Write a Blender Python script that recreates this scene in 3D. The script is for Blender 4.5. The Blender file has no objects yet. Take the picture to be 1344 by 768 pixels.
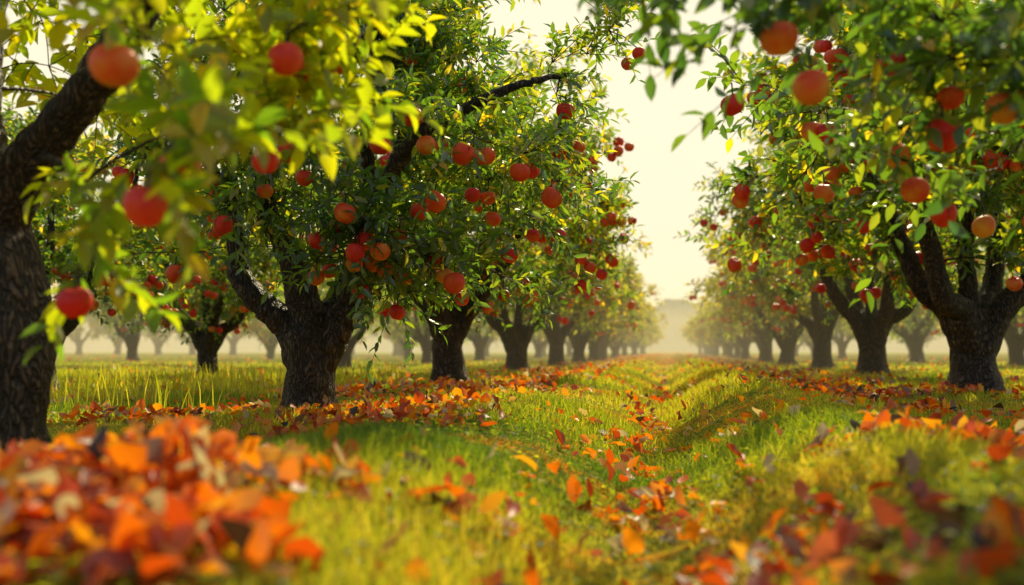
import bpy, math, numpy as np
from mathutils import Vector
rng = np.random.default_rng(7)
scene = bpy.context.scene
scene.view_settings.view_transform = 'Standard'
scene.view_settings.look = 'None'
scene.view_settings.exposure = 0

# ------------------------------------------------------------ helpers
def link(o, parent=None):
    scene.collection.objects.link(o)
    if parent: o.parent = parent
    return o

def np_mesh(name, V, faces, mat, attrs=None, smooth=False):
    me = bpy.data.meshes.new(name)
    V = np.asarray(V, dtype=np.float32)
    me.vertices.add(len(V)); me.vertices.foreach_set('co', V.ravel())
    faces = [np.asarray(f, dtype=np.int32) for f in faces if len(f)]
    li = np.concatenate([f.ravel() for f in faces])
    tot = np.concatenate([np.full(len(f), f.shape[1], dtype=np.int32) for f in faces])
    st = np.concatenate([[0], np.cumsum(tot)[:-1]]).astype(np.int32)
    me.loops.add(len(li)); me.loops.foreach_set('vertex_index', li)
    me.polygons.add(len(tot)); me.polygons.foreach_set('loop_start', st)
    me.polygons.foreach_set('loop_total', tot)
    if smooth: me.polygons.foreach_set('use_smooth', np.ones(len(tot), dtype=bool))
    me.update(calc_edges=True)
    for k, a in (attrs or {}).items():
        at = me.attributes.new(k, 'FLOAT', 'POINT')
        at.data.foreach_set('value', np.asarray(a, dtype=np.float32))
    me.materials.append(mat)
    return me

def nrm(a):
    return a / np.maximum(np.linalg.norm(a, axis=-1, keepdims=True), 1e-9)

def leaf_template(st, wd):
    T = [(0, 0)]
    for s, w in zip(st, wd): T += [(s, -w), (s, 0), (s, w)]
    T.append((1, 0)); T = np.array(T, float)
    tr, qd = [], []
    tr += [(0, 2, 1), (0, 3, 2)]
    for i in range(len(st) - 1):
        a = 1 + 3 * i
        qd += [(a, a+1, a+4, a+3), (a+1, a+2, a+5, a+4)]
    a = 1 + 3 * (len(st) - 1); t = len(T) - 1
    tr += [(a, a+1, t), (a+1, a+2, t)]
    return T, np.array(tr), np.array(qd) if qd else np.zeros((0, 4), int)
T_HI = leaf_template([.18, .45, .75], [.32, .5, .33])
T_MID = leaf_template([.25, .65], [.42, .42])
T_LOW = leaf_template([.45], [.5])

def leaves(name, P, D, N, S, W, T, mat, rnd, fold=.25, bend=-.15, smooth=True, curl=None):
    t, tr, qd = T
    n, k = len(P), len(t)
    D = nrm(D); B = nrm(np.cross(D, N)); N = nrm(np.cross(B, D))
    S = np.asarray(S)[:, None, None]; W = np.broadcast_to(W, (n,))[:, None, None]
    a = t[None, :, 0:1]; s = t[None, :, 1:2]
    fold = np.broadcast_to(fold, (n,))[:, None, None]; bend = np.broadcast_to(bend, (n,))[:, None, None]
    up = fold * np.abs(s) * W * 2 + bend * a * a
    if curl is not None:
        up = up + np.asarray(curl)[:, None, None] * (s * np.sin(a * 7 + s * 5))
    V = P[:, None, :] + S * (a * D[:, None] + s * W * B[:, None] + up * N[:, None])
    off = (np.arange(n) * k)[:, None, None]
    fs = [(tr[None] + off).reshape(-1, 3)]
    if len(qd): fs.append((qd[None] + off).reshape(-1, 4))
    return np_mesh(name, V.reshape(-1, 3), fs, mat, {'rnd': np.repeat(rnd, k)}, smooth)

def resample(P, R, step):
    P = np.asarray(P, float); R = np.asarray(R, float)
    n = len(P)
    if n < 3 or step is None: return P, R
    Q = np.vstack([2*P[0]-P[1], P, 2*P[-1]-P[-2]])
    oP, oR = [], []
    for i in range(n-1):
        L = np.linalg.norm(P[i+1]-P[i]); m = max(2, int(L/step))
        for t in np.arange(m)/m:
            p0, p1, p2, p3 = Q[i:i+4]
            oP.append(.5*((2*p1)+(-p0+p2)*t+(2*p0-5*p1+4*p2-p3)*t*t+(-p0+3*p1-3*p2+p3)*t**3))
            oR.append(R[i]*(1-t)+R[i+1]*t)
    oP.append(P[-1]); oR.append(R[-1])
    return np.array(oP), np.array(oR)

class Geo:
    def __init__(s): s.V = []; s.Q = []; s.n = 0
    def tube(s, P, R, sides, rough=0, rg=None):
        P = np.asarray(P, float); R = np.asarray(R, float)
        k = len(P)
        T = nrm(np.gradient(P, axis=0))
        ref = np.array([1., 0, 0]) if abs(T[0][0]) < .8 else np.array([0, 1., 0])
        U = nrm(np.cross(T, ref)); W = np.cross(T, U)
        th = np.arange(sides) * 2*math.pi/sides
        rr = np.repeat(R[:, None], sides, 1)
        if rough:
            L = np.concatenate([[0], np.cumsum(np.linalg.norm(np.diff(P, axis=0), axis=1))])[:, None]
            t = th[None, :]
            ph = rg.uniform(0, 6.28, 10)
            f = (.4*np.sin(2*t+ph[0]+1.7*L)+.45*np.sin(3*t+ph[1]-2.5*L)+.4*np.sin(5*t+ph[2]+3*np.sin(2*L+ph[3]))
                 +.4*np.sin(9*t+ph[4]+2*np.sin(5*L+ph[5]))+.45*np.sin(7*L+ph[6]+t)+.25*np.sin(17*L+ph[7]+3*t))
            f += .5*rg.normal(0, .5, f.shape)
            rr = rr * (1 + rough*f)
        V = P[:, None]+rr[..., None]*(np.cos(th)[None, :, None]*U[:, None]+np.sin(th)[None, :, None]*W[:, None])
        i = np.arange(k-1)[:, None]*sides; j = np.arange(sides)[None]; j2 = (j+1) % sides
        q = np.stack([i+j, i+j2, i+sides+j2, i+sides+j], -1).reshape(-1, 4)+s.n
        s.V.append(V.reshape(-1, 3)); s.Q.append(q); s.n += k*sides
    def mesh(s, name, mat): return np_mesh(name, np.vstack(s.V), [np.vstack(s.Q)], mat, None, True)

# ------------------------------------------------------------ materials
def mat_new(name):
    m = bpy.data.materials.new(name); m.use_nodes = True
    nt = m.node_tree; nt.nodes.clear()
    return m, nt, nt.nodes, nt.links
def ramp(N, stops, interp='LINEAR'):
    r = N.new('ShaderNodeValToRGB'); cr = r.color_ramp; cr.interpolation = interp
    while len(cr.elements) < len(stops): cr.elements.new(.5)
    for e, (p, c) in zip(cr.elements, stops): e.position = p; e.color = (*c, 1)
    return r
def leaf_mat(name, stops, tint, trans=.5, rough=.42, gl=.06):
    m, nt, N, L = mat_new(name)
    at = N.new('ShaderNodeAttribute'); at.attribute_name = 'rnd'
    r = ramp(N, stops); L.new(at.outputs['Fac'], r.inputs[0])
    p = N.new('ShaderNodeBsdfDiffuse'); L.new(r.outputs[0], p.inputs[0])
    t = N.new('ShaderNodeBsdfTranslucent')
    v2 = N.new('ShaderNodeVectorMath'); v2.operation = 'MULTIPLY'; v2.inputs[1].default_value = tint
    L.new(r.outputs[0], v2.inputs[0]); L.new(v2.outputs[0], t.inputs[0])
    mx = N.new('ShaderNodeMixShader'); mx.inputs[0].default_value = trans
    L.new(p.outputs[0], mx.inputs[1]); L.new(t.outputs[0], mx.inputs[2])
    g = N.new('ShaderNodeBsdfGlossy'); g.inputs['Roughness'].default_value = rough; g.inputs['Color'].default_value = (.9, .9, .9, 1)
    m2 = N.new('ShaderNodeMixShader'); m2.inputs[0].default_value = gl
    L.new(mx.outputs[0], m2.inputs[1]); L.new(g.outputs[0], m2.inputs[2])
    o = N.new('ShaderNodeOutputMaterial'); L.new(m2.outputs[0], o.inputs[0])
    return m
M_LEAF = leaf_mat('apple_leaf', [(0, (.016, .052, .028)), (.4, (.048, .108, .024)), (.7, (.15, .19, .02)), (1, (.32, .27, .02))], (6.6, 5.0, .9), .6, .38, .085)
M_LEAF_SUNLIT = leaf_mat('apple_leaf_sunlit', [(0, (.07, .13, .02)), (.35, (.17, .20, .012)), (.8, (.27, .24, .012)), (1, (.36, .25, .012))], (3.7, 3.6, .7), .76, .42, .04)  # sunlit yellow-green of the near left tree painted into leaf colour
M_LEAF_BACKLIT = leaf_mat('apple_leaf_backlit', [(0, (.08, .13, .02)), (.4, (.24, .24, .02)), (.8, (.36, .28, .03)), (1, (.45, .30, .03))], (2.7, 2.5, .8), .66)  # golden backlight on the distant rows painted into leaf colour
M_GRASS = leaf_mat('grass_blade', [(0, (.05, .11, .018)), (.35, (.15, .21, .02)), (.7, (.31, .32, .03)), (1, (.46, .38, .08))], (2.6, 2.35, .7), .6, .55, .03)
M_LITTER = leaf_mat('fallen_leaf', [(0, (.05, .022, .016)), (.10, (.22, .09, .06)), (.18, (.34, .18, .14)), (.24, (.28, .025, .012)), (.40, (.68, .08, .006)), (.62, (.90, .20, .006)), (.82, (.94, .36, .012)), (.93, (.68, .36, .10)), (1, (.62, .44, .36))], (1.12, 1.3, .7), .55, .45, .06)

def bark_mat():
    m, nt, N, L = mat_new('bark')
    tc = N.new('ShaderNodeTexCoord'); mp = N.new('ShaderNodeMapping'); mp.inputs['Scale'].default_value = (9, 9, 2.6)
    L.new(tc.outputs['Object'], mp.inputs[0])
    n = N.new('ShaderNodeTexNoise'); n.inputs['Scale'].default_value = 1.0; n.inputs['Detail'].default_value = 3
    L.new(mp.outputs[0], n.inputs['Vector'])
    va = N.new('ShaderNodeVectorMath'); va.operation = 'MULTIPLY_ADD'; va.inputs[1].default_value = (1.9, 1.9, 1.9)
    L.new(n.outputs['Color'], va.inputs[0]); L.new(mp.outputs[0], va.inputs[2])
    v = N.new('ShaderNodeTexVoronoi'); v.feature = 'DISTANCE_TO_EDGE'; v.inputs['Scale'].default_value = 2.8
    L.new(va.outputs[0], v.inputs['Vector'])
    cr = ramp(N, [(0, (0, 0, 0)), (.22, (.7, .7, .7)), (.6, (1, 1, 1))]); L.new(v.outputs[0], cr.inputs[0])
    n2 = N.new('ShaderNodeTexNoise'); n2.inputs['Scale'].default_value = 26; n2.inputs['Detail'].default_value = 6
    L.new(tc.outputs['Object'], n2.inputs['Vector'])
    ad = N.new('ShaderNodeMath'); ad.operation = 'MULTIPLY_ADD'; ad.inputs[1].default_value = 1.0
    L.new(n2.outputs['Fac'], ad.inputs[0]); L.new(cr.outputs[0], ad.inputs[2])
    col = ramp(N, [(.15, (.014, .009, .006)), (.6, (.078, .050, .034)), (1, (.27, .18, .125))])
    mr = N.new('ShaderNodeMapRange'); mr.inputs[1].default_value = .25; mr.inputs[2].default_value = 1.75; L.new(ad.outputs[0], mr.inputs[0])
    L.new(mr.outputs[0], col.inputs[0])
    b = N.new('ShaderNodeBump'); b.inputs['Strength'].default_value = 1; b.inputs['Distance'].default_value = .05
    L.new(ad.outputs[0], b.inputs['Height'])
    p = N.new('ShaderNodeBsdfPrincipled'); p.inputs['Roughness'].default_value = .6
    p.inputs['Specular IOR Level'].default_value = .5
    L.new(col.outputs[0], p.inputs['Base Color']); L.new(b.outputs[0], p.inputs['Normal'])
    o = N.new('ShaderNodeOutputMaterial'); L.new(p.outputs[0], o.inputs[0])
    return m
M_BARK = bark_mat()

def apple_mat():
    m, nt, N, L = mat_new('apple_skin')
    at = N.new('ShaderNodeAttribute'); at.attribute_name = 'rnd'
    ax = N.new('ShaderNodeAttribute'); ax.attribute_name = 'aux'
    tc = N.new('ShaderNodeTexCoord'); n = N.new('ShaderNodeTexNoise'); n.inputs['Scale'].default_value = 9; n.inputs['Detail'].default_value = 4
    L.new(tc.outputs['Object'], n.inputs['Vector'])
    a = N.new('ShaderNodeMath'); a.operation = 'MULTIPLY_ADD'; a.inputs[1].default_value = 1.8
    L.new(n.outputs['Fac'], a.inputs[0]); L.new(at.outputs['Fac'], a.inputs[2])
    a2 = N.new('ShaderNodeMath'); a2.operation = 'MULTIPLY_ADD'; a2.inputs[1].default_value = .6
    L.new(ax.outputs['Fac'], a2.inputs[0]); L.new(a.outputs[0], a2.inputs[2])
    mr = N.new('ShaderNodeMapRange'); mr.inputs[1].default_value = .75; mr.inputs[2].default_value = 2.6
    L.new(a2.outputs[0], mr.inputs[0])
    c = ramp(N, [(0, (.60, .010, .016)), (.35, (.82, .035, .022)), (.65, (.90, .13, .025)), (1, (.92, .46, .06))])
    L.new(mr.outputs[0], c.inputs[0])
    p = N.new('ShaderNodeBsdfPrincipled'); p.inputs['Roughness'].default_value = .5
    p.inputs['Specular IOR Level'].default_value = .38
    L.new(c.outputs[0], p.inputs['Base Color'])
    b = N.new('ShaderNodeBump'); b.inputs['Strength'].default_value = .15; b.inputs['Distance'].default_value = .01
    L.new(n.outputs['Fac'], b.inputs['Height']); L.new(b.outputs[0], p.inputs['Normal'])
    o = N.new('ShaderNodeOutputMaterial'); L.new(p.outputs[0], o.inputs[0])
    return m
M_APPLE = apple_mat()

def apple_template(ns=20, nr=14):
    V = []
    for i in range(nr):
        u = i/(nr-1)*math.pi
        r = math.sin(u)*(1+.10*math.cos(u)); z = math.cos(u)*.92
        z -= .34*math.exp(-(math.sin(u)/.28)**2) * (1 if u < 1.57 else -.45)
        for j in range(ns):
            a = j/ns*2*math.pi
            rr = r*(1+.025*math.cos(5*a)*(u/math.pi))
            V.append((rr*math.cos(a)*.5, rr*math.sin(a)*.5, z*.5, u/math.pi))
    Q = []
    for i in range(nr-1):
        for j in range(ns):
            Q.append((i*ns+j, (i+1)*ns+j, (i+1)*ns+(j+1) % ns, i*ns+(j+1) % ns))
    return np.array(V), np.array(Q)
AT, AQ = apple_template()
AT2, AQ2 = apple_template(10, 8)
def apples_mesh(name, P, S, rg, lo=False):
    AT_, AQ_ = (AT2, AQ2) if lo else (AT, AQ)
    n, k = len(P), len(AT_)
    P = np.asarray(P); S = np.asarray(S)
    ang = rg.uniform(0, 6.28, n); tl = rg.normal(0, .22, (n, 2))
    c, s = np.cos(ang)[:, None], np.sin(ang)[:, None]
    x = AT_[None, :, 0]*c-AT_[None, :, 1]*s; y = AT_[None, :, 0]*s+AT_[None, :, 1]*c; z = np.repeat(AT_[None, :, 2], n, 0)
    x2 = x+z*tl[:, :1]; y2 = y+z*tl[:, 1:]; z2 = (z-x*tl[:, :1]-y*tl[:, 1:])*rg.uniform(.97, 1.10, n)[:, None]
    V = P[:, None]+S[:, None, None]*np.stack([x2, y2, z2], -1)
    F = (AQ_[None]+(np.arange(n)*k)[:, None, None]).reshape(-1, 4)
    return np_mesh(name, V.reshape(-1, 3), [F], M_APPLE,
                   {'rnd': np.repeat(rg.uniform(0, 1, n), k), 'aux': np.tile(AT_[:, 3], n)}, True)

# ------------------------------------------------------------ trees
def gen_tree(name, seed, trunk, limbs, crown, n_anchor, leafmat, T, leaf=(.09, .13), W=.4, twigs=4, lpt=13,
             apples=(), n_apples=50, asize=(.15, .17), extra=(), big=20, hole=.42, step=.05, lo=False, tone=0, spread=.22, gappy=1.0):
    rg = np.random.default_rng(seed)
    g = Geo(); nodes = []; nr = []
    P, R = resample(*trunk, step); g.tube(P, R, big+4, .06, rg)
    for pts, rad in limbs:
        P, R = resample(pts, rad, step); P[1:-1] += rg.normal(0, .006, P[1:-1].shape)
        g.tube(P, R, big, .06, rg)
        k = len(P)//3
        nodes += list(P[k::3]); nr += list(R[k::3])
    c, rad, zmin = crown; c = np.array(c); rad = np.array(rad)
    A = []
    ph = rg.uniform(0, 6.28, 8)
    while len(A) < n_anchor:
        d = rg.normal(0, 1, 3); d /= np.linalg.norm(d)
        lump = 1+.18*math.sin(3*d[0]+ph[0]+2*d[2])+.16*math.sin(4*d[1]+ph[1])+.14*math.sin(5*d[2]+ph[2]+3*d[0])
        r = rg.uniform(hole**2, 1)**.5
        p = c+d*rad*r*lump*.92
        if p[2] < zmin+.25*math.sin(p[0]*2+ph[3])+.2*math.sin(p[1]*3+ph[4]): continue
        f = math.sin(p[0]*2.7+ph[5]+p[2])+math.sin(p[1]*2.9+ph[6]-p[2]*.7)+math.sin(p[2]*3.3+ph[7]+p[0]*.8)
        if f < -.9*gappy and rg.random() < .8: continue
        A.append(p)
    A = np.array(A)
    ap = [np.array(a[:3], float) for a in apples]; asz = [a[3] for a in apples]
    ex = [a+np.array([rg.normal(0, .05), .08+abs(rg.normal(0, .05)), .17]) for a in ap]+[np.array(e, float) for e in extra]
    isap = np.array([False]*len(A)+[True]*len(ap)+[False]*len(extra))
    if ex: A = np.vstack([A, np.array(ex)])
    base = np.array(limbs[0][0][0])
    order = np.argsort(np.linalg.norm(A-base, axis=1))
    tw0, twd, twl = [], [], []
    for oi in order:
        a = A[oi]
        NA = np.array(nodes); dd = NA-a
        dist = np.linalg.norm(dd*np.array([1, 1, 1.15]), axis=1)+.6*np.maximum(0, dd[:, 2])
        i = int(np.argmin(dist)); p0 = NA[i]; L = np.linalg.norm(a-p0)
        if L < .05: continue
        m = np.array([0, 0, .12*L])+rg.normal(0, .05*L, 3)
        t = np.linspace(0, 1, 6)[:, None]
        pts = p0*(1-t)+a*t+4*t*(1-t)*m
        r0 = min(nr[i]*.85, .007+.012*L); r1 = .004
        rr = r0*(1-t[:, 0])+r1*t[:, 0]
        g.tube(pts, rr, 5)
        for q in (2, 3, 4, 5): nodes.append(pts[q]); nr.append(rr[q])
        ax = nrm(a-c)
        ax[2] = ax[2]*.6
        for _ in range(twigs):
            d = ax*.75+rg.normal(0, .55, 3)+np.array([0, 0, .38])
            tw0.append(a); twd.append(d/np.linalg.norm(d)); twl.append(rg.uniform(.25, .7))
        for q in (2, 3, 4):
            if rg.random() < .55:
                d = ax*.4+rg.normal(0, .7, 3)+np.array([0, 0, .25])
                tw0.append(pts[q]); twd.append(d/np.linalg.norm(d)); twl.append(rg.uniform(.2, .42))
    tw0, twd, twl = np.array(tw0), np.array(twd), np.array(twl)
    nT = len(tw0)
    def tpos(t):
        return tw0[:, None]+twd[:, None]*(twl[:, None]*t)[..., None]+np.array([0, 0, -1.])*(.22*(twl[:, None]*t**2))[..., None]
    tt = np.tile(np.array([0, .5, 1.]), (nT, 1)); TP = tpos(tt)
    U = nrm(np.cross(twd, rg.normal(0, 1, (nT, 3)))); Wv = np.cross(twd, U)
    rr = np.array([.005, .0035, .0015])[None, :, None]
    if not lo:
        V = np.stack([TP+rr*(math.cos(a_)*U[:, None]+math.sin(a_)*Wv[:, None]) for a_ in (0, 2.09, 4.19)], 2)
        q = []
        for i in (0, 1):
            for j in range(3): q.append((i*3+j, i*3+(j+1) % 3, (i+1)*3+(j+1) % 3, (i+1)*3+j))
        q = (np.array(q)[None]+(np.arange(nT)*9)[:, None, None]).reshape(-1, 4)+g.n
        g.V.append(V.reshape(-1, 3)); g.Q.append(q); g.n += nT*9
    t = (np.arange(lpt)[None]+rg.uniform(0, 1, (nT, lpt)))/lpt*.92+.08
    LP = tpos(t).reshape(-1, 3); n = len(LP)
    td = np.repeat(twd, lpt, 0)
    az = np.tile(np.arange(lpt)*2.4, nT)+rg.uniform(-.5, .5, n)
    Ur, Wr = np.repeat(U, lpt, 0), np.repeat(Wv, lpt, 0)
    side = np.cos(az)[:, None]*Ur+np.sin(az)[:, None]*Wr
    D = td*rg.uniform(.35, 1.0, n)[:, None]+side*.85+np.array([0, 0, -.18])
    Nn = np.array([0, 0, 1.])+rg.normal(0, .55, (n, 3))+td*.3
    S = rg.uniform(leaf[0], leaf[1], n)
    patch = .5+.25*np.sin(LP[:, 0]*2.3+ph[5])+.25*np.sin(LP[:, 1]*2.9+LP[:, 2]*1.7+ph[6])
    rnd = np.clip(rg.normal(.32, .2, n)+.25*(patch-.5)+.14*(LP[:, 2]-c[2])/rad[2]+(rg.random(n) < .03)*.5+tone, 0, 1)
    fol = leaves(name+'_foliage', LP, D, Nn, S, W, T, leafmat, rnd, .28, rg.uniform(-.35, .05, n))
    cand = A[~isap]
    cand = cand[(cand[:, 2] < c[2]+rad[2]*.55)]
    rel = np.linalg.norm((cand-c)/rad, axis=1); cand = cand[rel > .55]
    if n_apples and len(cand):
        pick = rg.choice(len(cand), min(n_apples, len(cand)), replace=False)
        for i in pick:
            nn = 1+(rg.random() < .5)+(rg.random() < .25)
            for q in range(nn):
                s = rg.uniform(*asize)
                out = nrm((cand[i]-c)*np.array([1, 1, 0.]))
                pos = cand[i]+np.array([0, 0, -.2-.05*q])+out*spread+rg.normal(0, .03, 3)
                if q: aa = rg.uniform(0, 6.28); pos = pos+np.array([math.cos(aa), math.sin(aa), 0])*s*1.0
                ap.append(pos); asz.append(s)
                g.tube([cand[i], (cand[i]+pos)/2+np.array([0, 0, .05]), pos+np.array([0, 0, s*.3])], [.006, .005, .005], 4)
    for a, s in list(zip(ap, asz))[:len(apples)]:
        g.tube([a+np.array([0, .08, .17]), a+np.array([0, .02, .13]), a+np.array([0, 0, s*.3])], [.006, .005, .005], 4)
    apm = apples_mesh(name+'_apples', ap, asz, rg, lo)
    return g.mesh(name+'_wood', M_BARK), fol, apm, n

def ground_z(X, Y):
    X = np.asarray(X, float); Y = np.asarray(Y, float)
    xc = -.25+.12*np.sin(Y*.13)
    fade = 1/(1+np.exp((Y-130)/20))
    z = (-.24*np.exp(-((X-xc)/.42)**2)+.12*np.exp(-((X+1.45)/.6)**2)+.18*np.exp(-((X-1.0)/.5)**2))*fade
    z = z+.10*np.exp(-(((X+1.9)/1.1)**2+((Y-2.9)/1.0)**2))+.05*np.exp(-(((X-1.5)/.8)**2+((Y-4)/1.5)**2))
    z = z+.022*np.sin(X*1.7+.6*Y)+.018*np.sin(Y*1.3-X*.8+1)+.010*np.sin(X*4.1+Y*2.7)+.008*np.sin(Y*5.3-X*3.3)
    return z

def place(meshes, x, y, rot=0, sc=1, name='apple_tree', parent=None):
    e = bpy.data.objects.new(name, None); link(e, parent)
    e.location = (x, y, float(ground_z(x, y))-.04); e.rotation_euler = (0, 0, rot); e.scale = (sc,)*3
    for m, nm in zip(meshes[:3], ('trunk_and_branches', 'foliage', 'apples')):
        link(bpy.data.objects.new(nm, m), e)
    return e

def px(x, y, Y, s, bx, by):   # measured bearing -> position relative to trunk base
    u = (x-672)/1307; r = (u-.159)/(1+u*.159); dep = (Y*.9876-(r*Y)*.1571)
    return (r*Y-bx, Y-by, .6+(460-y)/1307*dep*1.0, s)
BX, BY = -3.42, 9.15
trunkB = ([(0, 0, -.1), (0, 0, .06), (.0, 0, .22), (.02, 0, .5), (.0, 0, .78), (.02, 0, .98)], [.38, .31, .255, .23, .245, .17])
limbsB = [([(-.04, 0, .55), (-.22, -.02, .88), (-.50, -.05, 1.13), (-.70, -.05, 1.40), (-.78, 0, 1.75), (-1.0, .05, 2.3), (-1.3, .1, 3.0), (-1.5, .1, 3.7)], [.19, .145, .12, .105, .09, .07, .045, .02]),
          ([(-.02, 0, .6), (-.02, -.03, .98), (-.08, -.08, 1.3), (-.22, -.1, 1.68), (-.42, -.1, 2.0), (-.5, 0, 2.6), (-.4, .1, 3.5), (-.3, .2, 4.3)], [.2, .17, .145, .125, .10, .075, .05, .02]),
          ([(.05, 0, .5), (.27, 0, .86), (.43, 0, 1.14), (.62, -.15, 1.52), (.90, -.5, 2.15), (1.3, -.9, 2.5), (1.76, -1.1, 2.68), (2.2, -1.1, 2.85), (2.6, -1.0, 2.95)], [.2, .155, .135, .115, .09, .07, .05, .033, .018]),
          ([(.05, .05, .7), (.2, .45, 1.3), (.4, .95, 2.2), (.6, 1.3, 3.2), (.7, 1.5, 4.2)], [.17, .12, .09, .06, .02]),
          ([(-.05, .05, .7), (-.35, .4, 1.4), (-.8, .9, 2.2), (-1.1, 1.3, 3.2)], [.15, .10, .07, .03]),
          ([(.65, -.06, 1.6), (.7, -.4, 2.2), (.8, -.8, 2.9), (1.0, -1.0, 3.7)], [.09, .07, .045, .02])]
apB = [px(x, y, Y, s, BX, BY) for x, y, Y, s in [
    (540, 141, 7.2, .16), (497, 179, 7.0, .16), (558, 179, 7.3, .15), (580, 184, 7.6, .14), (607, 190, 7.0, .17), (636, 193, 7.2, .16), (682, 215, 7.3, .15), (697, 213, 7.7, .14),
    (743, 134, 8.3, .16), (724, 250, 7.9, .14), (570, 254, 7.0, .15), (549, 268, 7.3, .14), (451, 269, 6.8, .15), (415, 306, 7.1, .14), (477, 307, 7.1, .15), (465, 322, 6.9, .14),
    (498, 320, 7.0, .15), (464, 337, 7.2, .13), (490, 336, 7.5, .14), (414, 355, 7.3, .13), (432, 346, 7.5, .13), (472, 372, 7.5, .13), (596, 362, 7.2, .16), (583, 353, 7.5, .13),
    (521, 401, 7.7, .13), (668, 325, 7.5, .14), (291, 287, 6.9, .15), (228, 350, 6.8, .13), (640, 250, 7.9, .13), (620, 246, 7.8, .13), (647, 278, 8.0, .13), (606, 384, 8.2, .12),
    (480, 285, 7.3, .13), (523, 300, 7.5, .12), (530, 358, 7.7, .13), (376, 187, 6.7, .15), (397, 222, 6.8, .13), (345, 240, 7.0, .13), (570, 330, 7.8, .13), (440, 290, 7.3, .13), (505, 345, 7.5, .13), (660, 380, 8.6, .12), (700, 300, 8.4, .12), (560, 140, 7.9, .13)]]
treeB = gen_tree('orchard_main', 11, trunkB, limbsB, ((.3, .2, 3.2), (2.25, 1.9, 2.0), 1.8), 280, M_LEAF, T_MID, (.09, .14), .36, 4, 14,
                 apples=apB, n_apples=30, asize=(.12, .155), extra=[(2.4, -.5, 3.2), (2.7, -.4, 3.3), (2.9, -.4, 3.5), (3.1, -.3, 3.8), (2.2, -.5, 2.6), (1.9, -.5, 2.2), (1.5, -.8, 1.9), (1.2, -.9, 1.7), (2.1, -.3, 1.9), (1.0, -1, 1.5), (2.8, 0, 3.8), (2.5, 0, 4.0), (2.0, 0, 4.2), (2.3, .2, 2.8), (1.3, -.3, 1.2), (1.0, -.5, 1.15), (2.5, .2, 2.2)], big=26, step=.04, tone=.04, gappy=.7)
place(treeB, BX, BY)

# --- near left tree (out of focus)
AX, AY = -3.56, 4.72
trunkA = ([(0, 0, -.1), (0, 0, .1), (.02, 0, .3), (.08, 0, .7), (.03, 0, 1.1), (-.05, 0, 1.6)], [.48, .38, .31, .30, .26, .19])
limbsA = [([(.0, 0, 1.0), (.12, -.05, 1.35), (.36, -.15, 1.62), (.65, -.25, 1.86), (1.0, -.4, 2.12), (1.5, -.7, 2.5)], [.17, .135, .115, .10, .07, .03]),
          ([(-.02, 0, 1.3), (-.12, 0, 2.0), (-.1, .1, 2.7), (0, .2, 3.6)], [.2, .15, .11, .04]),
          ([(-.1, 0, 1.3), (-.6, -.1, 2.0), (-1.2, -.2, 2.8)], [.15, .11, .04]),
          ([(0, -.05, 1.4), (.1, -.6, 2.0), (.3, -1.2, 2.5), (.5, -1.8, 2.7)], [.13, .09, .06, .03]),
          ([(.5, -.2, 1.75), (.7, .1, 2.4), (1.0, .3, 3.1)], [.08, .06, .03])]
apA = [px(x, y, Y, s, AX, AY) for x, y, Y, s in [(142, 55, 2.9, .155), (232, 195, 3.0, .13), (187, 243, 2.85, .135), (97, 375, 3.4, .13), (370, 50, 3.5, .13), (345, 190, 3.8, .11), (385, 72, 4.0, .12), (440, 60, 4.5, .12)]]
exA = [(1.6+dx, -.9+dy, 1.85+dz) for dx, dy, dz in [(0, 0, .1), (.3, .1, .3), (.5, .2, .45), (.1, -.3, .35), (-.3, -.1, .2), (.7, .3, .6), (.4, -.3, .55), (-.4, -.4, .4), (.9, .4, .75), (.2, .4, .15), (1.1, .4, .9), (.5, .5, 0), (.2, .3, -.15)]]
exA += [(.2, -.5, 2.5), (-.3, -.3, 2.6), (.5, -.3, 2.7), (.9, -.1, 2.7), (.3, -1.0, 2.3)]
treeA = gen_tree('orchard_near', 23, trunkA, limbsA, ((.1, .2, 3.2), (1.9, 1.7, 1.1), 2.5), 56, M_LEAF_SUNLIT, T_HI, (.10, .15), .5, 4, 11,
                 apples=apA, n_apples=0, extra=exA, big=24, tone=.16)
place(treeA, AX, AY)

# --- near right tree (trunk outside the frame, crown overhanging)
RX, RY = 4.35, 5.6
trunkR = ([(0, 0, -.1), (0, 0, .1), (0, 0, .4), (0, 0, .9), (0, 0, 1.2)], [.42, .34, .29, .28, .18])
limbsR = [([(0, 0, .8), (-.4, -.1, 1.3), (-1.0, -.2, 1.9), (-1.8, -.5, 2.3), (-2.7, -.8, 2.55), (-3.4, -1.1, 2.6)], [.2, .16, .12, .09, .06, .03]),
          ([(0, 0, .9), (-.3, .4, 1.6), (-.8, .7, 2.4), (-1.3, .9, 3.1)], [.18, .14, .1, .05]),
          ([(0, 0, .9), (.4, .1, 1.7), (.8, .2, 2.8)], [.18, .14, .04]),
          ([(0, 0, .9), (-.1, -.4, 1.7), (-.3, -.9, 2.6)], [.18, .12, .04])]
apR = [px(x, y, Y, s, RX, RY) for x, y, Y, s in [(1028, 22, 3.9, .15), (1070, 88, 3.9, .14), (1245, 155, 4.5, .15), (1205, 232, 5.4, .145), (1183, 187, 5.6, .14), (1325, 118, 4.3, .14), (1242, 265, 5.7, .14), (1255, 105, 4.6, .12), (1180, 60, 4.6, .12), (1330, 30, 4.7, .13), (1092, 158, 6.5, .145), (1070, 157, 6.6, .14), (965, 121, 6.7, .145), (1085, 240, 6.9, .14), (1295, 282, 6, .12)]]
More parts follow.
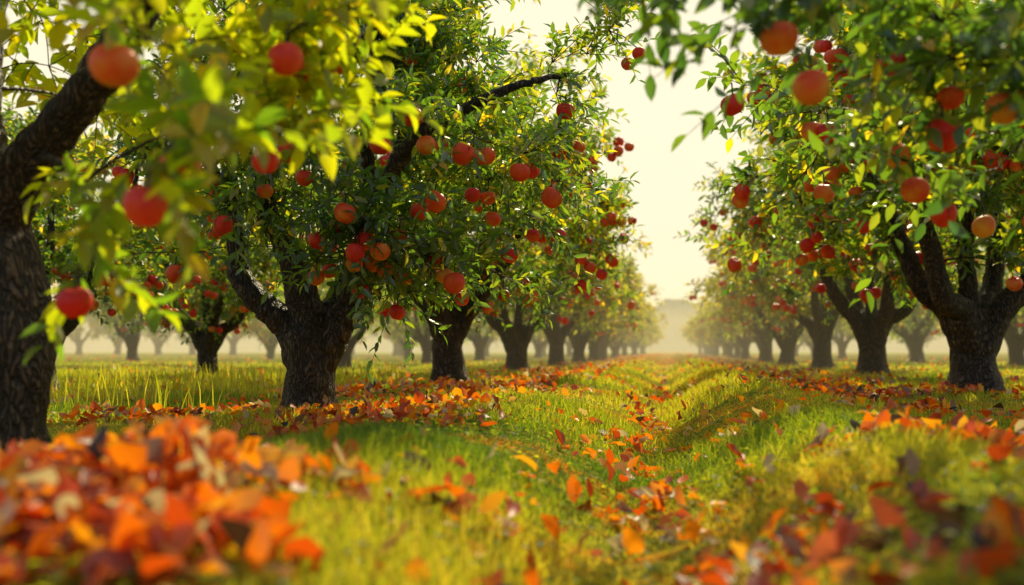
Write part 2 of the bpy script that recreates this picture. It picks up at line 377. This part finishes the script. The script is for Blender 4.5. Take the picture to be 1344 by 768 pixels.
exR = [(X-RX, Y-RY, Z) for X, Y, Z in [(-.1, 3.8, 2.15), (.2, 3.8, 2.1), (.5, 4.0, 2.05), (.0, 4.2, 2.25), (.8, 4.0, 2.1), (1.1, 4.2, 2.0), (1.4, 4.3, 2.0), (1.6, 4.6, 1.95), (1.8, 5.0, 1.9), (1.5, 4.9, 2.1), (.7, 4.6, 2.35), (1.0, 5, 2.5), (1.7, 4.3, 1.8), (2.0, 4.9, 1.8), (1.3, 3.8, 2.0), (.9, 3.6, 2.0), (1.9, 5.8, 2.1), (1.6, 5.6, 2.4), (.6, 3.7, 1.95), (1.2, 4.4, 1.9)]]
treeR = gen_tree('orchard_right', 31, trunkR, limbsR, ((-.1, 0, 3.2), (2.4, 1.9, 1.3), 2.1), 140, M_LEAF, T_HI, (.09, .14), .45, 4, 11,
                 apples=apR, n_apples=3, extra=exR, big=20, tone=.05)
place(treeR, RX, RY)

# --- generic orchard trees
def generic(seed, name, n_anchor, T, mat, leaf, lpt, n_ap, asz=(.14, .19), H=1.0, lo=False, tone=0, tw=4):
    rg = np.random.default_rng(seed)
    fk = rg.uniform(.75, 1.0)
    tr = ([(0, 0, -.1), (0, 0, .08), (0, 0, .3), (.03, 0, fk*.7), (0, 0, fk), (0, 0, fk+.25)], [.42, .33, .26, .24, .25, .18])
    lb = []; n = 4
    a0 = rg.uniform(0, 6.28)
    for i in range(n):
        a = a0+i*2*math.pi/n+rg.uniform(-.35, .35)
        c, s = math.cos(a), math.sin(a); o = rg.uniform(.85, 1.2)
        r = rg.uniform(.13, .17)
        w = rg.normal(0, .09, 4)
        lb.append(([(c*.03, s*.03, fk-.3), (c*.3*o, s*.3*o, fk+.22), (c*.62*o-s*w[0], s*.62*o+c*w[0], fk+.5+w[1]), (c*.85*o-s*w[2]*1.5, s*.85*o+c*w[2]*1.5, fk+1.0), (c*1.15*o, s*1.15*o, fk+1.7), (c*1.5*o, s*1.5*o, fk+2.5), (c*1.6*o, s*1.6*o, fk+3.2*H)],
                   [r+.04, r, r*.82, r*.68, r*.5, r*.3, .02]))
    lb.append(([(0, 0, fk), (.05, .05, fk+.9), (-.1, .1, fk+2), (0, 0, fk+3.6*H)], [.12, .09, .06, .02]))
    return gen_tree(name, seed, tr, lb, ((0, 0, 3.2), (2.9, 2.9, 2.1*H), 1.45), n_anchor, mat, T, leaf, .42, tw, lpt, n_apples=n_ap, asize=asz, big=20 if not lo else 12, step=.07 if not lo else .15, lo=lo, tone=tone, spread=.24)
G = [generic(101+i, 'orchard_mid%d' % i, 280, T_MID, M_LEAF, (.11, .17), 11, 115, tone=.08) for i in range(3)]
GF = [generic(201+i, 'orchard_far%d' % i, 160, T_LOW, M_LEAF_BACKLIT, (.2, .3), 6, 35, lo=True) for i in range(2)]
GD = [generic(301+i, 'orchard_back%d' % i, 160, T_LOW, M_LEAF, (.2, .3), 6, 45, lo=True, tone=.12) for i in range(2)]
rt = lambda: float(rng.uniform(0, 6.28))
for i, (x, y, s) in enumerate([(-3.95, 17.6, 1.12), (-4.1, 26.5, 1.12)]): place(G[i % 3], x, y, rt(), s)
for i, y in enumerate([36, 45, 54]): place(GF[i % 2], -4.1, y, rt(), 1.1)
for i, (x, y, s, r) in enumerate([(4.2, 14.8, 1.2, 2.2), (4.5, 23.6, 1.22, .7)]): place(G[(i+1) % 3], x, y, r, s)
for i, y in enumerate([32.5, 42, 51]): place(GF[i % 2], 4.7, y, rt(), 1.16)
for i, (x, y) in enumerate([(-9.3, 13.6), (-10.0, 20.5), (-10.4, 31), (-10.4, 42)]): place(GD[i % 2] if i > 1 else G[(i+2) % 3], x, y, rt(), .88)
for i, (x, y) in enumerate([(12.0, 27), (12.2, 38)]): place(GD[i % 2], x, y, rt(), 1.0)
mass = bpy.data.objects.new('distant_orchard_trees', None); link(mass)
k = 0
far = [(X, y, 1) for X, ys in [(-4.3, range(63, 170, 10)), (5.0, range(60, 170, 10)), (-10.4, range(53, 120, 12)), (12.2, range(50, 110, 13)), (-18, range(36, 100, 15)), (-27, range(48, 100, 17)), (20, range(54, 110, 17))] for y in ys]
far += [(x, 118+8*math.sin(x), 1.5) for x in list(range(-98, -12, 6))+list(range(16, 52, 6))]
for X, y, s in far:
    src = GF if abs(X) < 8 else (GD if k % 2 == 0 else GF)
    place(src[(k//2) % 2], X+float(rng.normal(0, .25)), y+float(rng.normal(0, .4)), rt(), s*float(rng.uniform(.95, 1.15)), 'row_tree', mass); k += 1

# ------------------------------------------------------------ ground
def ground_mat():
    m, nt, N, L = mat_new('orchard_ground')
    tc = N.new('ShaderNodeTexCoord')
    def noise(s, d=5):
        n = N.new('ShaderNodeTexNoise'); n.inputs['Scale'].default_value = s; n.inputs['Detail'].default_value = d
        L.new(tc.outputs['Object'], n.inputs['Vector']); return n
    n1, n2, n3 = noise(.7), noise(14), noise(3.5)
    g = ramp(N, [(.3, (.07, .10, .018)), (.5, (.20, .21, .03)), (.7, (.38, .33, .05))]); L.new(n2.outputs['Fac'], g.inputs[0])
    lit = ramp(N, [(.3, (.14, .06, .02)), (.5, (.60, .21, .02)), (.7, (.80, .38, .03))]); L.new(n2.outputs['Color'], lit.inputs[0])
    ad = N.new('ShaderNodeMath'); ad.operation = 'ADD'; L.new(n1.outputs['Fac'], ad.inputs[0]); L.new(n3.outputs['Fac'], ad.inputs[1])
    k = ramp(N, [(.50, (0, 0, 0)), (.62, (1, 1, 1))])
    h = N.new('ShaderNodeMath'); h.operation = 'MULTIPLY'; h.inputs[1].default_value = .54; L.new(ad.outputs[0], h.inputs[0]); L.new(h.outputs[0], k.inputs[0])
    sp = N.new('ShaderNodeSeparateXYZ'); L.new(tc.outputs['Object'], sp.inputs[0])
    ab = N.new('ShaderNodeMath'); ab.operation = 'ABSOLUTE'; L.new(sp.outputs['X'], ab.inputs[0])
    mr = N.new('ShaderNodeMapRange'); mr.inputs[1].default_value = 7; mr.inputs[2].default_value = 4; L.new(ab.outputs[0], mr.inputs[0])
    mu = N.new('ShaderNodeMath'); mu.operation = 'MULTIPLY'; L.new(k.outputs[0], mu.inputs[0]); L.new(mr.outputs[0], mu.inputs[1])
    mx = N.new('ShaderNodeMix'); mx.data_type = 'RGBA'
    L.new(mu.outputs[0], mx.inputs['Factor']); L.new(g.outputs[0], mx.inputs['A']); L.new(lit.outputs[0], mx.inputs['B'])
    b = N.new('ShaderNodeBump'); b.inputs['Strength'].default_value = .8; b.inputs['Distance'].default_value = .06; L.new(n2.outputs['Fac'], b.inputs['Height'])
    p = N.new('ShaderNodeBsdfDiffuse')
    L.new(mx.outputs['Result'], p.inputs['Color']); L.new(b.outputs[0], p.inputs['Normal'])
    o = N.new('ShaderNodeOutputMaterial'); L.new(p.outputs[0], o.inputs[0])
    return m
xs = np.concatenate([-np.geomspace(12, 900, 26)[::-1], np.arange(-11.8, 11.9, .2), np.geomspace(12, 900, 26)])
ys = np.concatenate([-np.geomspace(4, 300, 14)[::-1], np.arange(-3.8, 30, .2), np.geomspace(30, 1500, 70)])
GX, GY = np.meshgrid(xs, ys); GZ = ground_z(GX, GY)
nx = len(xs); ii, jj = np.meshgrid(np.arange(len(ys)-1), np.arange(nx-1), indexing='ij'); b0 = (ii*nx+jj).ravel()
link(bpy.data.objects.new('ground', np_mesh('ground', np.stack([GX, GY, GZ], -1).reshape(-1, 3), [np.stack([b0, b0+1, b0+nx+1, b0+nx], -1)], ground_mat(), None, True)))

hx = np.linspace(-500, 500, 260); hz = 17+4*np.sin(hx*.011+1)+2.0*np.sin(hx*.07)+1.6*np.sin(hx*.19+2)+rng.normal(0, .7, 260)
rows = [(420, 0*hx-1), (422, hz*.6), (428, hz), (470, hz*1.05), (700, hz*0-2)]
HV = np.vstack([np.stack([hx, np.full(260, y)+rng.normal(0, .8, 260), z], -1) for y, z in rows])
q = []
for r in range(4):
    a = np.arange(259)+r*260; q.append(np.stack([a, a+1, a+261, a+260], -1))
mh, nt, N, L = mat_new('hill_woodland'); p = N.new('ShaderNodeBsdfDiffuse'); n = N.new('ShaderNodeTexNoise'); n.inputs['Scale'].default_value = .25
tc = N.new('ShaderNodeTexCoord'); L.new(tc.outputs['Object'], n.inputs['Vector'])
r = ramp(N, [(.35, (.10, .15, .14)), (.65, (.20, .26, .22))]); L.new(n.outputs['Fac'], r.inputs[0]); L.new(r.outputs[0], p.inputs['Color'])
o = N.new('ShaderNodeOutputMaterial'); L.new(p.outputs[0], o.inputs[0])
link(bpy.data.objects.new('distant_wooded_hill', np_mesh('hill', HV, [np.vstack(q)], mh, None, True)))

# ------------------------------------------------------------ grass
def vnoise(X, Y, s, seed):
    r = np.random.default_rng(seed); v = 0
    for i in range(7):
        a = r.uniform(0, 6.28); f = s*r.uniform(.6, 1.7); v = v+np.sin((X*math.cos(a)+Y*math.sin(a))*f+r.uniform(0, 6.28))
    return v/3.2
def litter_density(X, Y):
    heavy = np.exp(-(((X+1.95)/1.05)**2+((Y-2.6)/1.0)**2))
    near = np.clip((5.2-Y)/1.5, 0, 1)
    d = .12-.05*near+.85*np.exp(-((X+2.9)/1.25)**2)*(Y > 6)+1.0*heavy+.2*(X > 3)+.08*(X < -4)
    d = d+.55*np.exp(-((X+.3)/.24)**2)*(Y > 4.5)+(.8-.42*near)*np.exp(-((X-2.3)/1.0)**2)+.45*np.exp(-((X+1.5)/.6)**2)*(Y > 9)+.12*np.exp(-((X-.3)/.5)**2)*near
    cl = vnoise(X, Y, 2.2, 5)*.75+vnoise(X, Y, 6, 6)*.6
    return np.clip(d*np.clip(.36+1.25*cl+.9*heavy, .05, 1.8), 0, 1)
n = 380000
Y = np.exp(rng.uniform(math.log(1.3), math.log(48), n)); X = rng.uniform(-.85*Y-.8, .45*Y+1.1, n)
cl = vnoise(X, Y, 3.0, 3)
keep = rng.random(n) < np.clip(.8+.3*cl-.45*litter_density(X, Y), .1, 1)
X, Y, cl = X[keep], Y[keep], cl[keep]; n = len(X)
H = (.03+.06*rng.random(n)**1.5)*(1+.6*cl)+.003*np.minimum(Y, 12)*rng.random(n)
H = np.maximum(H, .02)
W_ = .0012*(1+.30*Y)*rng.uniform(.7, 1.3, n)
an = rng.uniform(0, 6.28, n); side = np.stack([np.cos(an), np.sin(an), 0*an], -1)
ln = rng.normal(0, .035, (n, 2)); lean = np.concatenate([ln, np.zeros((n, 1))], 1)
P = np.stack([X, Y, ground_z(X, Y)-.005], -1); up = np.array([0, 0, 1.])
Hc = H[:, None]; Wc = W_[:, None]
V = np.stack([P-side*Wc, P+side*Wc, P+up*Hc*.55+lean*.35-side*Wc*.8, P+up*Hc*.55+lean*.35+side*Wc*.8, P+up*Hc+lean*1.1], 1)
of = (np.arange(n)*5)[:, None]
rnd = np.clip(.42+.3*vnoise(X, Y, 1.1, 9)+rng.normal(0, .2, n)-.2*(X > .8)*(Y < 6)+.12*(Y > 9), 0, 1)  # shade at near right put into blade colour; far blades yellower
link(bpy.data.objects.new('grass', np_mesh('grass', V.reshape(-1, 3), [np.array([[0, 1, 3, 2]])+of, np.array([[2, 3, 4]])+of], M_GRASS, {'rnd': np.repeat(rnd, 5)})))

n = 1800
cx = rng.uniform(-9, -4.6, 60); cy = rng.uniform(9, 17, 60); ci = rng.integers(0, 60, n)
X = cx[ci]+rng.normal(0, .22, n); Y = cy[ci]+rng.normal(0, .22, n); P = np.stack([X, Y, ground_z(X, Y)], -1)
D = np.array([0, 0, 1.])+rng.normal(0, .16, (n, 3))
link(bpy.data.objects.new('tall_weeds', leaves('weeds', P, D, rng.normal(0, 1, (n, 3)), rng.uniform(.15, .45, n), .035, T_MID, M_GRASS, np.clip(rng.normal(.7, .15, n), 0, 1), .1, rng.uniform(-.4, .4, n))))

n = 16000
Y = np.exp(rng.uniform(math.log(1.5), math.log(20), n)); X = rng.uniform(-.6*Y-1, .45*Y+1, n)
P = np.stack([X, Y, ground_z(X, Y)+rng.uniform(.01, .07, n)], -1); D = rng.normal(0, 1, (n, 3)); D[:, 2] = rng.uniform(-.1, .5, n)
link(bpy.data.objects.new('clover', leaves('clover', P, D, np.array([0, 0, 1.])+rng.normal(0, .3, (n, 3)), rng.uniform(.02, .045, n), .7, T_LOW, M_GRASS, np.clip(rng.normal(.33, .2, n), 0, 1))))

# ------------------------------------------------------------ fallen leaves
def litter(n, y0, y1, T, s0, s1, grow=0):
    Y = np.exp(rng.uniform(math.log(y0), math.log(y1), n)); X = rng.uniform(-.9*Y-1, .55*Y+1.2, n)
    k = rng.random(n) < litter_density(X, Y); X, Y = X[k], Y[k]; n = len(X)
    dens = litter_density(X, Y)
    z = ground_z(X, Y)+rng.uniform(.01, .06, n)+dens*rng.uniform(0, .09, n)
    D = rng.normal(0, 1, (n, 3)); D[:, 2] = rng.normal(.2, .55, n)
    Nn = np.array([0, 0, 1.])+rng.normal(0, .6, (n, 3))
    S = rng.uniform(s0, s1, n)*(1+grow*Y)
    rnd = np.clip(.56+.2*vnoise(X, Y, .9, 12)+rng.normal(0, .27, n)-.12*(X > .5)-.12*(np.abs(X+.25) < .4)+.04*(X < -1), 0, 1)  # right side's shade put into leaf colour; groove leaves dark red
    P = np.stack([X, Y, z], -1)
    return leaves('fallen_leaves', P, D, Nn, S, rng.uniform(.45, .8, n), T, M_LITTER, rnd, rng.uniform(-.1, .5, n), rng.uniform(-.5, .5, n), curl=rng.uniform(-.45, .45, n))
fl = bpy.data.objects.new('fallen_leaves', None); link(fl)
link(bpy.data.objects.new('near_leaves', litter(32000, 1.4, 14, T_HI, .06, .13)), fl)
link(bpy.data.objects.new('far_leaves', litter(38000, 12, 110, T_LOW, .10, .15, .005)), fl)
m_ = 14
hp = np.array([(.62, 2.1, .10), (.30, 2.6, .05), (.95, 2.9, .09), (-.35, 2.5, .0), (-1.0, 2.3, .12), (1.3, 3.3, .1), (.75, 3.5, .09), (-.1, 3.3, -.06), (.95, 5.1, .14), (1.15, 4.4, .14), (.42, 2.0, .06), (.78, 2.5, .12), (.15, 2.0, .0), (1.1, 2.6, .08)])
hd = rng.normal(0, .5, (m_, 3)); hd[:, 2] = rng.uniform(.3, 1, m_)
link(bpy.data.objects.new('upright_leaves', leaves('upright_leaves', hp, hd, np.array([0, -1, .2])+rng.normal(0, .3, (m_, 3)), np.full(m_, .12), .62, T_HI, M_LITTER, rng.uniform(.5, .8, m_), .2, .2, curl=rng.uniform(-.3, .3, m_))), fl)

# ------------------------------------------------------------ golden haze: emission put in to stand for scattered sunlight
mv, nt, N, L = mat_new('glowing_haze')
ab = N.new('ShaderNodeVolumeAbsorption'); ab.inputs['Color'].default_value = (0, 0, 0, 1); ab.inputs['Density'].default_value = .0024
em = N.new('ShaderNodeEmission'); em.inputs['Color'].default_value = (1, .81, .40, 1); em.inputs['Strength'].default_value = .0024*1.2
ad = N.new('ShaderNodeAddShader'); L.new(ab.outputs[0], ad.inputs[0]); L.new(em.outputs[0], ad.inputs[1])
o = N.new('ShaderNodeOutputMaterial'); L.new(ad.outputs[0], o.inputs['Volume'])
bx = np.array([(x, y, z) for x in (-250, 250) for y in (20, 410) for z in (-3, 14)], float)
bf = np.array([(0, 1, 3, 2), (4, 6, 7, 5), (0, 4, 5, 1), (2, 3, 7, 6), (0, 2, 6, 4), (1, 5, 7, 3)])
link(bpy.data.objects.new('glowing_haze', np_mesh('haze', bx, [bf], mv)))

# ------------------------------------------------------------ light
EL, AZ = math.radians(35), math.radians(11)
sd = Vector((math.sin(AZ)*math.cos(EL), math.cos(AZ)*math.cos(EL), math.sin(EL)))
sl = bpy.data.lights.new('sun', 'SUN'); sl.energy = 5; sl.angle = math.radians(.6); sl.color = (1, .87, .54)
so = link(bpy.data.objects.new('sun', sl)); so.rotation_euler = (-sd).to_track_quat('-Z', 'Y').to_euler()
w = bpy.data.worlds.new('World'); scene.world = w; w.use_nodes = True
nt = w.node_tree; bg = nt.nodes['Background']
sk = nt.nodes.new('ShaderNodeTexSky'); sk.sky_type = 'NISHITA'; sk.sun_disc = False; sk.sun_elevation = EL; sk.sun_rotation = AZ
sk.dust_density = 6; sk.air_density = 1.2; sk.ozone_density = .6
mu = nt.nodes.new('ShaderNodeVectorMath'); mu.operation = 'MULTIPLY'; mu.inputs[1].default_value = (1.55, 1.45, 1.25)
mi = nt.nodes.new('ShaderNodeVectorMath'); mi.operation = 'MINIMUM'; mi.inputs[1].default_value = (7.2, 6.6, 5.0)
nt.links.new(sk.outputs[0], mu.inputs[0]); nt.links.new(mu.outputs[0], mi.inputs[0]); nt.links.new(mi.outputs[0], bg.inputs[0]); bg.inputs[1].default_value = .15

# ------------------------------------------------------------ camera
cd = bpy.data.cameras.new('camera'); co = link(bpy.data.objects.new('camera', cd))
co.location = (0, 0, .6); co.rotation_euler = (math.radians(90+3.32), 0, math.radians(9.04))
cd.lens = 35; cd.sensor_width = 36; cd.clip_end = 3000; cd.clip_start = .05
cd.dof.use_dof = True; cd.dof.focus_distance = 8.6; cd.dof.aperture_fstop = 1.0
scene.camera = co
